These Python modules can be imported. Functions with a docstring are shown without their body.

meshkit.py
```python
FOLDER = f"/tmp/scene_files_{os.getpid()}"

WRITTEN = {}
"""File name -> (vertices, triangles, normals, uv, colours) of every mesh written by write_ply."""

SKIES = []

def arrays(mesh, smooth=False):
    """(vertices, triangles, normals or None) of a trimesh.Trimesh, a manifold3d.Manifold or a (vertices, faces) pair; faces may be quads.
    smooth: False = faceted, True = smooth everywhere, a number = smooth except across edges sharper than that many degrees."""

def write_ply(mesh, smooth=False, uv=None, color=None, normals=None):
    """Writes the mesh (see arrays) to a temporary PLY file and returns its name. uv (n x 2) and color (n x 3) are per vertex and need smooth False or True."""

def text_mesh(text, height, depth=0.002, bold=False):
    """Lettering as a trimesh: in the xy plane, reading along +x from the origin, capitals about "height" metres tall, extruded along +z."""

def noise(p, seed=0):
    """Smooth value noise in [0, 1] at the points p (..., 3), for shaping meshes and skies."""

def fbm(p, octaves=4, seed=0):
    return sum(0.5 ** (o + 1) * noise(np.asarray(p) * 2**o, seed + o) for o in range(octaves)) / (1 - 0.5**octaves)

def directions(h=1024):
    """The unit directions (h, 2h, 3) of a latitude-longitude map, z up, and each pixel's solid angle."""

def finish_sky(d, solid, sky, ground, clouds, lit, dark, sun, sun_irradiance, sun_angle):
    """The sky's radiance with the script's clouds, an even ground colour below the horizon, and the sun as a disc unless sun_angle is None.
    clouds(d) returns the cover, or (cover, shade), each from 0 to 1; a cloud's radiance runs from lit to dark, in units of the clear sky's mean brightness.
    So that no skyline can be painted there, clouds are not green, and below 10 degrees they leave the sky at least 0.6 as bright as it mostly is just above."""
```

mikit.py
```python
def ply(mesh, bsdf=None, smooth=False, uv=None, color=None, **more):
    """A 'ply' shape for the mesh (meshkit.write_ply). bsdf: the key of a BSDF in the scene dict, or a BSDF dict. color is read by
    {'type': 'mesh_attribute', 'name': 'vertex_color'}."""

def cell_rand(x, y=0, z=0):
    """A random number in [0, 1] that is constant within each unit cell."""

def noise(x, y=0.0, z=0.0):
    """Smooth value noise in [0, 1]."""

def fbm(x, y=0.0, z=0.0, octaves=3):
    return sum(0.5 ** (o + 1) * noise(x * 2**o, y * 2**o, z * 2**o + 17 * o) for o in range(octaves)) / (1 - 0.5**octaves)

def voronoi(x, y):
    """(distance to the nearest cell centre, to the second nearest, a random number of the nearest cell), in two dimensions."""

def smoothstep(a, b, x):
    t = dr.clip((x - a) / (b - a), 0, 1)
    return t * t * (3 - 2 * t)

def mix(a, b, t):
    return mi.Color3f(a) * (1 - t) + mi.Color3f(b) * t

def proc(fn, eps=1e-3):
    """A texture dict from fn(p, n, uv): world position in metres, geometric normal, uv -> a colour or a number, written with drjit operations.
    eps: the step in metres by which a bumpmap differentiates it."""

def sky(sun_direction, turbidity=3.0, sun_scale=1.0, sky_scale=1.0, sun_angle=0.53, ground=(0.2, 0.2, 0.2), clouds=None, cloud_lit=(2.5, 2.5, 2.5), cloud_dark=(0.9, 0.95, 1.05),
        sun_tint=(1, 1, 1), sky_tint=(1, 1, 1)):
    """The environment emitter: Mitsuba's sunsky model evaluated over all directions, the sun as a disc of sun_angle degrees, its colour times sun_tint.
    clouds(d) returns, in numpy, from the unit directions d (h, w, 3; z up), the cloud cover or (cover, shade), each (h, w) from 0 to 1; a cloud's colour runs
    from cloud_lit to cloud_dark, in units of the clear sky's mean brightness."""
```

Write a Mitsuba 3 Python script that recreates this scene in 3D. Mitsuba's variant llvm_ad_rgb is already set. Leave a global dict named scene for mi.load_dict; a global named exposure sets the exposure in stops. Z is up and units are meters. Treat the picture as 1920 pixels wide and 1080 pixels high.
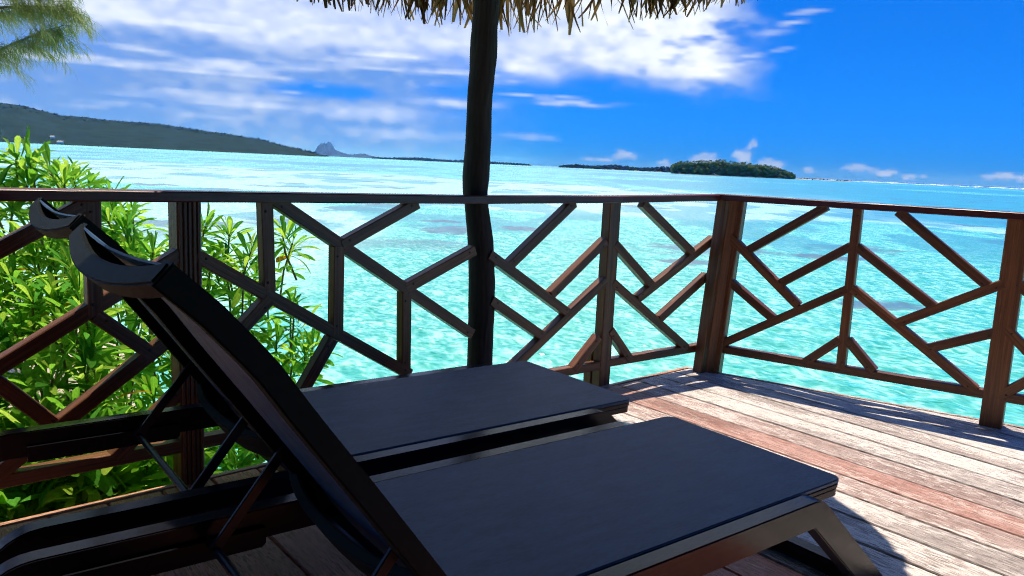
import math, random
import numpy as np, trimesh, shapely
from shapely.geometry import Polygon, LineString, box as sbox
import drjit as dr, mitsuba as mi
import mikit, meshkit
from mikit import proc, noise, fbm, voronoi, cell_rand, smoothstep, mix

T4 = mi.ScalarTransform4f
RNG = np.random.default_rng(7)
random.seed(7)
scene, labels = {'type': 'scene'}, {}

# ------------------------------------------------------------------ camera, sky, exposure
EYE = 1.13
PITCH, ROLL, FOCAL = 0.1533, 0.0458, 1496.1 / 1920
fw = np.array([0, math.cos(PITCH), -math.sin(PITCH)])
rt = np.array([1.0, 0, 0]); up0 = np.cross(rt, fw)
upv = -math.sin(ROLL) * rt + math.cos(ROLL) * up0
scene['camera'] = {'type': 'perspective', 'fov': math.degrees(2 * math.atan(0.5 / FOCAL)), 'fov_axis': 'x',
                   'near_clip': 0.02, 'far_clip': 90000.0,
                   'medium': {'type': 'ref', 'id': 'air'}, 'to_world': T4().look_at(origin=[0, 0, EYE], target=(np.array([0, 0, EYE]) + fw).tolist(), up=upv.tolist())}
exposure = 2.0
SUN = (0.005, 0.294, 1.0)


def sky_clouds(d):
    az = np.degrees(np.arctan2(d[..., 0], d[..., 1])); el = np.degrees(np.arcsin(np.clip(d[..., 2], -1, 1)))
    N = lambda sx, sy, seed, o=4: meshkit.fbm(np.stack([az * sx, el * sy, az * 0 + seed * 3.7], -1), o, seed)
    ss = lambda a, b, x: (lambda t: t * t * (3 - 2 * t))(np.clip((x - a) / (b - a), 0, 1))
    big, mid, fine = N(.06, .16, 1), N(.16, .5, 2), N(.55, 1.1, 3)
    wa = az + 5 * (mid - .5) + 2.2 * (fine - .5); we = el + 2.0 * (mid - .5) + .9 * (fine - .5)

    def blob(a, e, wa_, we_, tilt=0.0, hard=.6):
        x, y = wa2 - a, we2 - e - tilt * (az - a)
        q = np.sqrt((x / wa_) ** 2 + (y / we_) ** 2)
        return 1 - ss(1 - hard, 1 + .25, q)
    wa2, we2 = az + 1.6 * (fine - .5), el + .5 * (fine - .5)
    # high bright sheet, ragged right edge, whose under side runs from lower left to upper right
    sheet = ss(5.4, 8.0, we + .05 * (wa + 4)) * (1 - ss(12.5, 17.0, wa + .35 * np.minimum(el - 9, 3) - .9 * np.maximum(el - 12, 0))) * ss(-60, -34, wa)
    sheet *= 1 - .75 * ss(40, 70, el + 10 * (big - .5))
    holes = ss(.50, .66, N(.30, .75, 5)) * ss(2, 16, az) * .85
    sheet *= 1 - holes
    # thin veil over the left part of the sky down to the horizon
    veil = (1 - ss(-11, 3, wa)) * (.66 + .5 * (mid - .4)) * ss(-100, -50, az) * (1 - ss(16, 34, el))
    streak = ss(.52, .70, N(.10, 1.15, 6, 5)) * (1 - ss(-3, 5, wa)) * ss(.6, 2.2, el) * (1 - ss(9, 12, el))
    gap = blob(-13.2, 4.35, 4.6, .62) + .8 * blob(-3.2, 4.9, 4.5, .5)
    cover = np.maximum(sheet * (.58 + .8 * mid) * (1 - .50 * (1 - ss(-7, 3, wa))), np.clip(veil, 0, .85))
    cover = np.maximum(cover, .85 * streak)
    cover *= 1 - np.clip(gap, 0, 1) * .92
    thin = np.zeros_like(cover)
    for a, e, w, h, t, amp in [(-10.5, 3.05, 5.5, .62, .02, .8), (-4.5, 4.05, 4.2, .36, -.02, .95), (3.6, 4.35, 3.6, .24, .0, 1.0), (1.2, 4.75, 4.6, .16, -.03, .8),
                               (-7.5, 1.75, 6.5, .45, .0, .7), (.5, 1.95, 2.6, .35, -.03, .6), (-20, 5.7, 3.5, .3, -.05, .85), (-25, 6.1, 4, .22, -.05, .8),
                               (17.8, 9.9, 1.5, .2, .12, .9), (18.9, 10.6, 1.6, .16, .1, .8), (14.6, 7.3, 1.5, .22, .1, .8), (13.0, 6.6, 1.3, .14, .06, .6), (15.6, 7.9, 1.2, .2, .05, .8), (16.4, 9.2, 1.6, .3, .1, .7), (12.2, 6.95, .8, .12, .0, .6), (17.2, 8.2, .7, .16, .0, .7), (-6.5, 8.1, 2.2, .22, -.05, .9), (-15.5, 4.15, 1.9, .09, -.03, .6), (-14.5, 4.65, 2.2, .08, -.04, .5)]:
        thin = np.maximum(thin, amp * blob(a, e, w, h, t, .85))
    cover = np.maximum(cover, thin * (.65 + .6 * (fine - .3)))
    # fair-weather heaps low over the sea
    fa, fe = az + .9 * (N(1.4, 1.8, 8) - .5) + .5 * (N(3.6, 4.4, 16) - .5), el + .6 * (N(1.4, 2.2, 9) - .5) + .35 * (N(3.6, 4.4, 17) - .5)
    heap = np.zeros_like(cover)
    for a, e, w, h in [(13.0, .85, 1.2, .5), (15.7, 1.1, .6, .7), (16.15, 2.0, .38, .5), (15.2, 1.4, .45, .4), (17.4, .85, 1.0, .42), (19.8, .6, .5, .3), (22.9, .75, 1.1, .34), (24.4, .6, .9, .24), (26.2, .5, .9, .16),
                       (31.2, .55, 1.5, .28), (7.4, .95, .9, .45), (5.8, .65, 1.3, .22), (10.2, .6, .7, .25), (36, .8, 2.5, .5), (44, .9, 3, .6)]:
        q = np.sqrt(((fa - a) / w) ** 2 + ((fe - e) / h) ** 2)
        heap = np.maximum(heap, (1 - ss(.55, 1.15, q)) * ss(-.75, -.25, (fe - e) / h))
    cover = np.maximum(cover, heap * .8)
    # elsewhere: broken cloud of the same kind behind the camera
    back = ss(.50, .72, N(.05, .12, 11)) * ss(40, 60, np.abs(az)) * .8
    cover = np.maximum(cover, back)
    grain = N(1.3, 2.6, 14, 4)
    cover = np.clip(cover * (.86 + .30 * grain) + .5 * cover * (1 - cover) * (grain - .5), 0, 1)
    shade = .96 - .74 * sheet - .5 * streak - .62 * np.clip(thin, 0, 1) - .3 * heap + .55 * (big - .5) + .5 * (.5 - mid) + .5 * (.5 - grain)
    return np.clip(cover, 0, 1), np.clip(shade, 0, 1)


scene['sky'] = mikit.sky(SUN, turbidity=2.5, sky_scale=.60, clouds=sky_clouds, cloud_lit=(4.5, 4.75, 5.0), cloud_dark=(1.05, 1.75, 3.3),
                         sky_tint=(.022, .55, 1.50), ground=(.12, .25, .28))
labels['sky'] = {'label': 'deep blue sky with white and pale violet cloud', 'kind': 'structure'}

# ------------------------------------------------------------------ materials


def principled(col, rough=.5, bump=None, scale=.002, **kw):
    b = {'type': 'principled', 'base_color': col if isinstance(col, dict) else {'type': 'rgb', 'value': list(col)}, 'roughness': rough, **kw}
    if bump is not None:
        b = {'type': 'bumpmap', 'arbitrary': bump, 'scale': scale, 'bsdf': b}
    return {'type': 'twosided', 'bsdf': b}


def wood(c_a, c_b, c_worn, worn, freq=55.0):
    def col(p, n, uv):
        g = fbm(uv.x * 2.2, uv.y * freq, 0.5, 4)
        f = noise(uv.x * 9.0, uv.y * freq * 7, 3.1)
        c = mix(c_a, c_b, smoothstep(.25, .75, g))
        w = fbm(uv.x * 1.6, uv.y * 9.0, 7.7, 4) * .6 + fbm(uv.x * 14.0, uv.y * 160.0, 2.2, 3) * .4
        c = mix(c, c_worn, smoothstep(worn, worn + .16, w))
        return c * (.72 + .5 * f)
    return proc(col)


def deckwood(c_a, c_b, c_worn, worn):
    def col(p, n, uv):
        x, y = uv.x, uv.y
        g = fbm(x * 3.0, y * 26.0, 0.5, 3) * .55 + fbm(x * 26.0, y * 190.0, 3.0, 2) * .45
        c = mix(c_a, c_b, smoothstep(.28, .72, g))
        w = fbm(x * 2.2, y * 7.0, 7.7, 3) * .55 + fbm(x * 34.0, y * 210.0, 2.2, 3) * .45
        c = mix(c, c_worn, smoothstep(worn, worn + .10, w))
        pore = smoothstep(.60, .74, noise(x * 48.0, y * 420.0, 9.1))
        knot = smoothstep(.70, .76, fbm(x * 1.4, y * 6.0, 21.0, 2))
        return c * (1 - .45 * pore) * (1 - .3 * knot) * (.85 + .3 * noise(x * .7, y * 3.0, 5.5))
    return proc(col)


def wood_bump(freq=60.0):
    return proc(lambda p, n, uv: fbm(uv.x * 2.5, uv.y * freq, 1.5, 3) + .5 * noise(uv.x * 7, uv.y * freq * 6, 4.0), eps=4e-4)


WB = wood_bump()
scene['rail_wood'] = principled(wood((.078, .027, .009), (.155, .058, .019), (.205, .095, .042), .62), .42, WB, .0010)
scene['rail_wood_pale'] = principled(wood((.115, .038, .011), (.22, .080, .023), (.28, .13, .052), .60), .44, WB, .0010)
scene['rail_top_wood'] = principled(wood((.060, .010, .007), (.105, .020, .014), (.13, .036, .024), .64), .35, WB, .0008)
scene['deck_grey'] = principled(deckwood((.24, .20, .19), (.42, .38, .365), (.60, .575, .555), .45), .62, WB, .0016)
scene['deck_pink'] = principled(deckwood((.25, .165, .145), (.40, .31, .285), (.58, .53, .51), .47), .62, WB, .0016)
scene['deck_red'] = principled(deckwood((.36, .11, .078), (.52, .215, .165), (.56, .40, .35), .58), .55, WB, .0014)
scene['deck_rose'] = principled(deckwood((.32, .155, .125), (.47, .29, .25), (.58, .46, .42), .53), .6, WB, .0014)
scene['deck_brown'] = principled(deckwood((.40, .125, .08), (.60, .235, .165), (.60, .40, .33), .60), .55, WB, .0014)
scene['deck_tan'] = principled(deckwood((.36, .165, .105), (.54, .30, .20), (.60, .43, .33), .62), .55, WB, .0014)
scene['log_wood'] = principled(proc(lambda p, n, uv: mix((.014, .009, .006), (.040, .025, .017), fbm(uv.x * 5, uv.y * 14, 1.0, 4))), .8,
                               proc(lambda p, n, uv: fbm(uv.x * 9, uv.y * 45, 1.0, 3), eps=8e-4), .006)
scene['black_resin'] = principled(proc(lambda p, n, uv: mix((.006, .007, .011), (.009, .010, .015), noise(p.x * 60, p.y * 60, p.z * 60))), .22,
                                  proc(lambda p, n, uv: noise(p.x * 900, p.y * 900, p.z * 900), eps=3e-4), .00003, specular=.22)
scene['matte_resin'] = principled(proc(lambda p, n, uv: mix((.006, .009, .008), (.009, .013, .011), noise(p.x * 60, p.y * 60, p.z * 60))), .62,
                               proc(lambda p, n, uv: noise(p.x * 900, p.y * 900, p.z * 900), eps=3e-4), .00008, specular=.16)
scene['black_steel'] = principled((.010, .012, .015), .3, specular=.3)
scene['rusty_steel'] = principled((.045, .028, .020), .5, specular=.4)
scene['sling_mesh'] = principled(proc(lambda p, n, uv: mix((.011, .036, .080), (.034, .092, .180), noise(uv.x * 90, uv.y * 420, 0) * .45 + .55 * fbm(uv.x * 10, uv.y * 46, 2.0, 4)) * (.82 + .36 * fbm(uv.x * 3.0, uv.y * 3.0, 9.0, 3))), .42,
                                 proc(lambda p, n, uv: dr.sin(uv.x * 5200) * dr.sin(uv.y * 5200) * .5 + noise(uv.x * 500, uv.y * 800, 0), eps=2e-4), .00020, specular=.34, sheen=.4)


def leaf_bsdf(a, b, rough=.32):
    def col(p, n, uv):
        c = mix(a, b, noise(p.x * 9, p.y * 9, p.z * 9))
        rib = smoothstep(.035, .0, dr.abs(uv.y - .5))
        return mix(c, mi.Color3f(a) * 1.5 + .03, rib * .6) * (.85 + .3 * noise(uv.x * 24, uv.y * 10, 0))
    return {'type': 'principledthin', 'base_color': proc(col), 'roughness': rough, 'diff_trans': 1.4, 'eta': 1.45, 'spec_trans': 0.0}


scene['leaf_green'] = leaf_bsdf((.15, .43, .03), (.25, .55, .05), .19)
scene['leaf_lime'] = leaf_bsdf((.33, .60, .05), (.46, .68, .10), .19)
scene['leaf_dark'] = leaf_bsdf((.06, .25, .03), (.11, .35, .04), .19)
scene['leaf_yellow'] = leaf_bsdf((.62, .42, .02), (.70, .50, .05))
scene['leaf_orange'] = leaf_bsdf((.62, .26, .02), (.66, .32, .03))
scene['needle_green'] = leaf_bsdf((.28, .34, .10), (.42, .46, .18), .5)
scene['bark_pale'] = principled(proc(lambda p, n, uv: mix((.20, .15, .10), (.38, .31, .22), fbm(p.x * 22, p.y * 22, p.z * 22, 3))), .8)
scene['bark_green'] = principled(proc(lambda p, n, uv: mix((.10, .10, .04), (.25, .21, .11), fbm(p.x * 22, p.y * 22, p.z * 22, 3))), .8)
scene['frond_dry'] = {'type': 'principledthin', 'base_color': proc(lambda p, n, uv: mix((.30, .16, .06), (.56, .36, .15), fbm(p.x * 14, p.y * 14, p.z * 3, 3))), 'roughness': .6, 'diff_trans': .55, 'eta': 1.4}
scene['frond_dark'] = {'type': 'principledthin', 'base_color': proc(lambda p, n, uv: mix((.12, .068, .034), (.27, .16, .08), fbm(p.x * 14, p.y * 14, p.z * 3, 3))), 'roughness': .7, 'diff_trans': .25, 'eta': 1.4}
scene['thatch'] = principled(proc(lambda p, n, uv: mix((.10, .065, .035), (.22, .15, .085), fbm(p.x * 18, p.y * 18, p.z * 18, 3))), .85)
scene['wall_wood'] = principled(proc(lambda p, n, uv: mix((.06, .032, .018), (.11, .06, .035), fbm(p.x * 40, p.y * 3, p.z * 2, 3))), .6)
scene['sand'] = principled(proc(lambda p, n, uv: mix((.30, .24, .17), (.55, .48, .38), fbm(p.x * 6, p.y * 6, 0, 4)) * (.75 + .5 * noise(p.x * 70, p.y * 70, 0))), .9)
scene['litter'] = principled(proc(lambda p, n, uv: mix((.14, .09, .05), (.34, .25, .16), noise(p.x * 25, p.y * 25, p.z * 25))), .85)
FOREST = lambda a, b, s: proc(lambda p, n, uv: mix(a, b, fbm(p.x * s, p.y * s, p.z * s, 4)))
scene['hill_green'] = principled(FOREST((.006, .022, .015), (.020, .046, .025), .02), .95, proc(lambda p, n, uv: fbm(p.x * .055, p.y * .055, p.z * .055, 4), eps=1.0), 16.0, specular=.1)
scene['crown_green'] = principled(FOREST((.007, .024, .016), (.018, .042, .024), .012), .95, specular=.12)
scene['rock_green'] = principled(FOREST((.010, .020, .016), (.022, .032, .024), .004), .9, specular=.12)
scene['palm_green'] = principled(FOREST((.03, .065, .018), (.085, .13, .04), .15), .8, specular=.12)
scene['palm_trunk'] = principled((.16, .13, .10), .9)
scene['foam'] = principled((.85, .88, .88), .8)
scene['house_white'] = principled((.75, .74, .72), .7)
scene['house_roof'] = principled((.45, .44, .42), .7)


def water_colour(p, n, uv):
    """Colour of the sea bed, the water over it and painted flecks of wave light, by the lie of the lagoon floor (x east, y north of the deck)."""
    x, y = p.x, p.y
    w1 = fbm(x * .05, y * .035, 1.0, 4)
    light_flecks = fbm(x * 6.0 + 1.9 * y, y * 4.4, 4.0, 3) * .5 + fbm(x * 16.0 + 5.0 * y, y * 11.0, 2.0, 2) * .5  # ripple glints and caustics, painted into the colour as pale and teal flecks
    turq = mix((.030, .38, .33), (.17, .63, .54), smoothstep(.22, .70, light_flecks))
    turq = mix(turq, (.44, .78, .68), smoothstep(.52, .72, light_flecks) * .6)
    pale = mix((.27, .69, .61), (.60, .82, .74), smoothstep(.25, .62, light_flecks))
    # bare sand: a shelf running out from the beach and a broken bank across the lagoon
    shelf = 1 - smoothstep(.92, 1.08, dr.sqrt(dr.square((x + 11.5 + .10 * y) / 9.0) + dr.square((y - 18.0) / 24.0)) + .8 * (w1 - .5) + .25 * (light_flecks - .5))
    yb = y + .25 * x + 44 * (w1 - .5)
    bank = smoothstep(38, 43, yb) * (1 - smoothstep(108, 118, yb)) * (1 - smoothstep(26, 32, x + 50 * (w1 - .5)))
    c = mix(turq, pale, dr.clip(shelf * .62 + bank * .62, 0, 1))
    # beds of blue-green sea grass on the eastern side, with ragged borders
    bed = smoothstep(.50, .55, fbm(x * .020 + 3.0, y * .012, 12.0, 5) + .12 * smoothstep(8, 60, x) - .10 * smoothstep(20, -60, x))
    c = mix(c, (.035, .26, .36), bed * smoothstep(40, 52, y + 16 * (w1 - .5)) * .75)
    # outside the reef
    c = mix(c, (.012, .06, .20), smoothstep(1, 30, (x * .46 + y * .888) - 1712) * smoothstep(380, 520, x))
    # reef and weed: scattered brown-grey patches on the sand
    v1, v2, vr = voronoi(x * .16 + 1.5 * w1, y * .16)
    patch = smoothstep(.34, .16, v1 + .35 * (fbm(x * 1.2, y * 1.2, 2.0, 3) - .5)) * smoothstep(.62, .66, vr) * smoothstep(17, 26, y)
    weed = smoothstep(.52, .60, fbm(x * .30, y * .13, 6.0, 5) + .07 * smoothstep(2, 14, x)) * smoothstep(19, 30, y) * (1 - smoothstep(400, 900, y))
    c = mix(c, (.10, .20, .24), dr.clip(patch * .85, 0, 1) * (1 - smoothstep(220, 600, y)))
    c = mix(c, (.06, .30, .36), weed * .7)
    for cx, cy, rx, ry in ((-2.2, 27.5, 1.0, 1.7), (.35, 29.5, .9, 1.1), (7.2, 15.0, 1.0, .8), (4.6, 21.0, .9, .6), (9.5, 24.0, 1.2, .8), (-2.9, 31.5, .9, .7)):
        q = dr.square((x - cx) / rx) + dr.square((y - cy) / ry) + 1.6 * (fbm(x * 2.2, y * 2.2, 5.0, 3) - .5)
        c = mix(c, (.10, .17, .22), smoothstep(1.1, .45, q) * .85)
    return c


def water_height(p, n, uv):
    x, y = uv.x, uv.y
    return fbm(x * 3.0 + 1.1 * y, y * 5.6, 3.0, 2) * .05 + fbm(x * 9.0 + 2.6 * y, y * 17.0, 8.0, 2) * .022


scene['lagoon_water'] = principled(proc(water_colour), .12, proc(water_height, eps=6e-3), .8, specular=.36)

# ------------------------------------------------------------------ helpers
COUNT = {}


def key(name):
    COUNT[name] = COUNT.get(name, 0) + 1
    return name if COUNT[name] == 1 else f'{name}_{COUNT[name] - 1:03d}'


def put(name, shape, parent=None):
    k = key(f'{parent}__{name}' if parent else name)
    scene[k] = shape
    return k


def tag(k, label=None, cat=None, group=None, kind=None):
    labels[k] = {a: b for a, b in dict(label=label, category=cat, group=group, kind=kind).items() if b}
    return k


def unit(a):
    a = np.asarray(a, float)
    return a / np.linalg.norm(a)


def bar(p0, p1, side, w, d, ch=.003, off=0.0, cut0=None, cut1=None):
    """A straight chamfered stick from p0 to p1: w wide along side x axis, d deep along side. uv: metres along, metres round. cut0/cut1: end plane normals."""
    p0, p1 = np.asarray(p0, float), np.asarray(p1, float)
    ex = unit(p1 - p0); ez = unit(np.asarray(side, float) - np.dot(side, ex) * ex); ey = np.cross(ez, ex)
    a, b = w / 2, d / 2
    prof = [(-a + ch, -b), (a - ch, -b), (a, -b + ch), (a, b - ch), (a - ch, b), (-a + ch, b), (-a, b - ch), (-a, -b + ch), (-a + ch, -b)]
    per = np.concatenate([[0], np.cumsum([math.dist(prof[i], prof[i + 1]) for i in range(8)])])
    V, UV, F = [], [], []
    for q in prof:
        o = ey * q[0] + ez * q[1]
        for e, (pt, cut) in enumerate(((p0, cut0), (p1, cut1))):
            s = 0.0
            if cut is not None and abs(np.dot(ex, cut)) > .05:
                s = -np.dot(o, cut) / np.dot(ex, cut)
            V.append(pt + o + ex * s)
    L = np.linalg.norm(p1 - p0)
    for i in range(9):
        UV += [(off, per[i] + off * .37), (off + L, per[i] + off * .37)]
    for i in range(8):
        a0, a1, b0, b1 = 2 * i, 2 * i + 1, 2 * i + 2, 2 * i + 3
        F += [(a0, b0, b1), (a0, b1, a1)]
    for e in (0, 1):
        base = len(V)
        for i in range(8):
            V.append(V[2 * i + e]); UV.append((off + prof[i][0], off + prof[i][1]))
        for i in range(1, 7):
            F.append((base, base + i + 1, base + i) if e == 0 else (base, base + i, base + i + 1))
    return np.array(V), np.array(F), np.array(UV)


def join(*ms):
    V, F, UV, n = [], [], [], 0
    for v, f, u in ms:
        V.append(v); F.append(f + n); UV.append(u); n += len(v)
    return np.vstack(V), np.vstack(F), np.vstack(UV)


def stick(m, mat):
    return mikit.ply((m[0], m[1]), mat, smooth=False, uv=m[2])


def tube(pts, radii, n=8, caps=True):
    pts = np.asarray(pts, float); radii = np.broadcast_to(radii, len(pts))
    tan = np.gradient(pts, axis=0); V, UV, F = [], [], []
    ref = np.array([0, 0, 1.0]) if abs(unit(tan[0])[2]) < .9 else np.array([1.0, 0, 0])
    L = np.concatenate([[0], np.cumsum(np.linalg.norm(np.diff(pts, axis=0), axis=1))])
    for i, (p, r) in enumerate(zip(pts, radii)):
        t = unit(tan[i]); x = unit(np.cross(ref, t)); y = np.cross(t, x)
        ref = np.cross(t, x) if False else ref
        for j in range(n + 1):
            a = 2 * math.pi * j / n
            V.append(p + r * (x * math.cos(a) + y * math.sin(a))); UV.append((L[i], j / n))
    m = n + 1
    for i in range(len(pts) - 1):
        for j in range(n):
            a, b, c, d = i * m + j, i * m + j + 1, (i + 1) * m + j + 1, (i + 1) * m + j
            F += [(a, b, c), (a, c, d)]
    if caps:
        for i, s in ((0, -1), (len(pts) - 1, 1)):
            c = len(V); V.append(pts[i]); UV.append((L[i], .5))
            for j in range(n):
                a, b = i * m + j, i * m + j + 1
                F.append((c, a, b) if s > 0 else (c, b, a))
    return np.array(V), np.array(F), np.array(UV)


def rod(m, mat):
    return mikit.ply((m[0], m[1]), mat, smooth=True, uv=m[2])


def extrude(poly, h, ch=0.0):
    """Polygon in xy extruded from z=0 to h."""
    if ch:
        inner = poly.buffer(-ch)
        parts = [trimesh.creation.extrude_polygon(poly, h - 2 * ch, engine='earcut')]
        parts[0].apply_translation([0, 0, ch])
        a = np.array(poly.exterior.coords)[:-1]
        lo = trimesh.creation.extrude_polygon(inner, h, engine='earcut')
        return trimesh.util.concatenate([parts[0], lo])
    return trimesh.creation.extrude_polygon(poly, h, engine='earcut')


def planar_uv(v, ax, ay, off=0.0):
    return np.stack([v @ np.asarray(ax, float) + off, v @ np.asarray(ay, float) + off * .37], -1)


def solid(mesh, mat, ax=(1, 0, 0), ay=(0, 1, .7), off=0.0, to=None):
    v, f, _ = meshkit.arrays(mesh, False)
    v, f = v[f].reshape(-1, 3), np.arange(len(f) * 3).reshape(-1, 3)
    uv = planar_uv(v, ax, ay, off)
    if to is not None:
        v = v @ to[:3, :3].T + to[:3, 3]
    return mikit.ply((v, f), mat, smooth=False, uv=uv)


def polar(az, r, z=0.0):
    a = math.radians(az)
    return np.array([r * math.sin(a), r * math.cos(a), z])


SEA = -1.2
# ------------------------------------------------------------------ sea and far land


def swell(x, y, r):
    """Height of the small wind waves near the deck; they die out at the borders of the finely meshed patch."""
    P = lambda a, b, c, d, e: np.stack([a * x + b * y, c * y + d * x, x * 0 + e], -1)
    h = (meshkit.fbm(P(.9, .3, 1.5, .2, 0), 2, 1) - .5) * .075
    h += (meshkit.fbm(P(3.0, 1.1, 5.6, .7, 3), 2, 2) - .5) * .058
    h += (meshkit.fbm(P(7.5, 2.4, 13.5, 1.5, 8), 2, 3) - .5) * .026 * np.clip(26 / np.maximum(r, 1) - .3, 0, 1)
    return h


N_A, N_R, A_MAX, R_IN, R_OUT = 960, 470, math.radians(40), 2.6, 95.0
fine_r = 1 / np.linspace(1 / R_IN, 1 / R_OUT, N_R)
fine_a = np.linspace(-A_MAX, A_MAX, N_A)
R_, A_ = np.meshgrid(fine_r, fine_a, indexing='ij')
X_, Y_ = R_ * np.sin(A_), R_ * np.cos(A_)
edge = np.clip((R_ - R_IN) / .8, 0, 1) * np.clip((R_OUT - R_) / 30, 0, 1) * np.clip((A_MAX - np.abs(A_)) / .02, 0, 1)
V = np.stack([X_, Y_, SEA + swell(X_, Y_, R_) * edge], -1).reshape(-1, 3)
I_ = np.arange(N_R * N_A).reshape(N_R, N_A)
F = np.stack([I_[:-1, :-1], I_[1:, :-1], I_[1:, 1:], I_[:-1, 1:]], -1).reshape(-1, 4)[:, ::-1]
out_r = np.geomspace(R_OUT, 45000, 40)
VS, FS, nv_ = [V], [F], len(V)
for rs_, as_ in ((out_r, np.linspace(-math.pi, math.pi, 145)), (np.array([R_IN, 4, 8, 20, 50, R_OUT]), np.linspace(A_MAX, 2 * math.pi - A_MAX, 100)), (np.array([0.0, R_IN]), np.linspace(-math.pi, math.pi, 145))):
    R2, A2 = np.meshgrid(rs_, as_, indexing='ij'); m_ = len(as_)
    VS.append(np.stack([R2 * np.sin(A2), R2 * np.cos(A2), np.full_like(R2, SEA)], -1).reshape(-1, 3))
    I2 = np.arange(len(rs_) * m_).reshape(len(rs_), m_) + nv_
    FS.append(np.stack([I2[:-1, :-1], I2[1:, :-1], I2[1:, 1:], I2[:-1, 1:]], -1).reshape(-1, 4)[:, ::-1]); nv_ += len(VS[-1])
V, F = np.vstack(VS), np.vstack(FS)
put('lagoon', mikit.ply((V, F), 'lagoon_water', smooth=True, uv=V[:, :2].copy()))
tag('lagoon', 'shallow turquoise lagoon water with ripples and reef patches', kind='structure')


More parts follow.
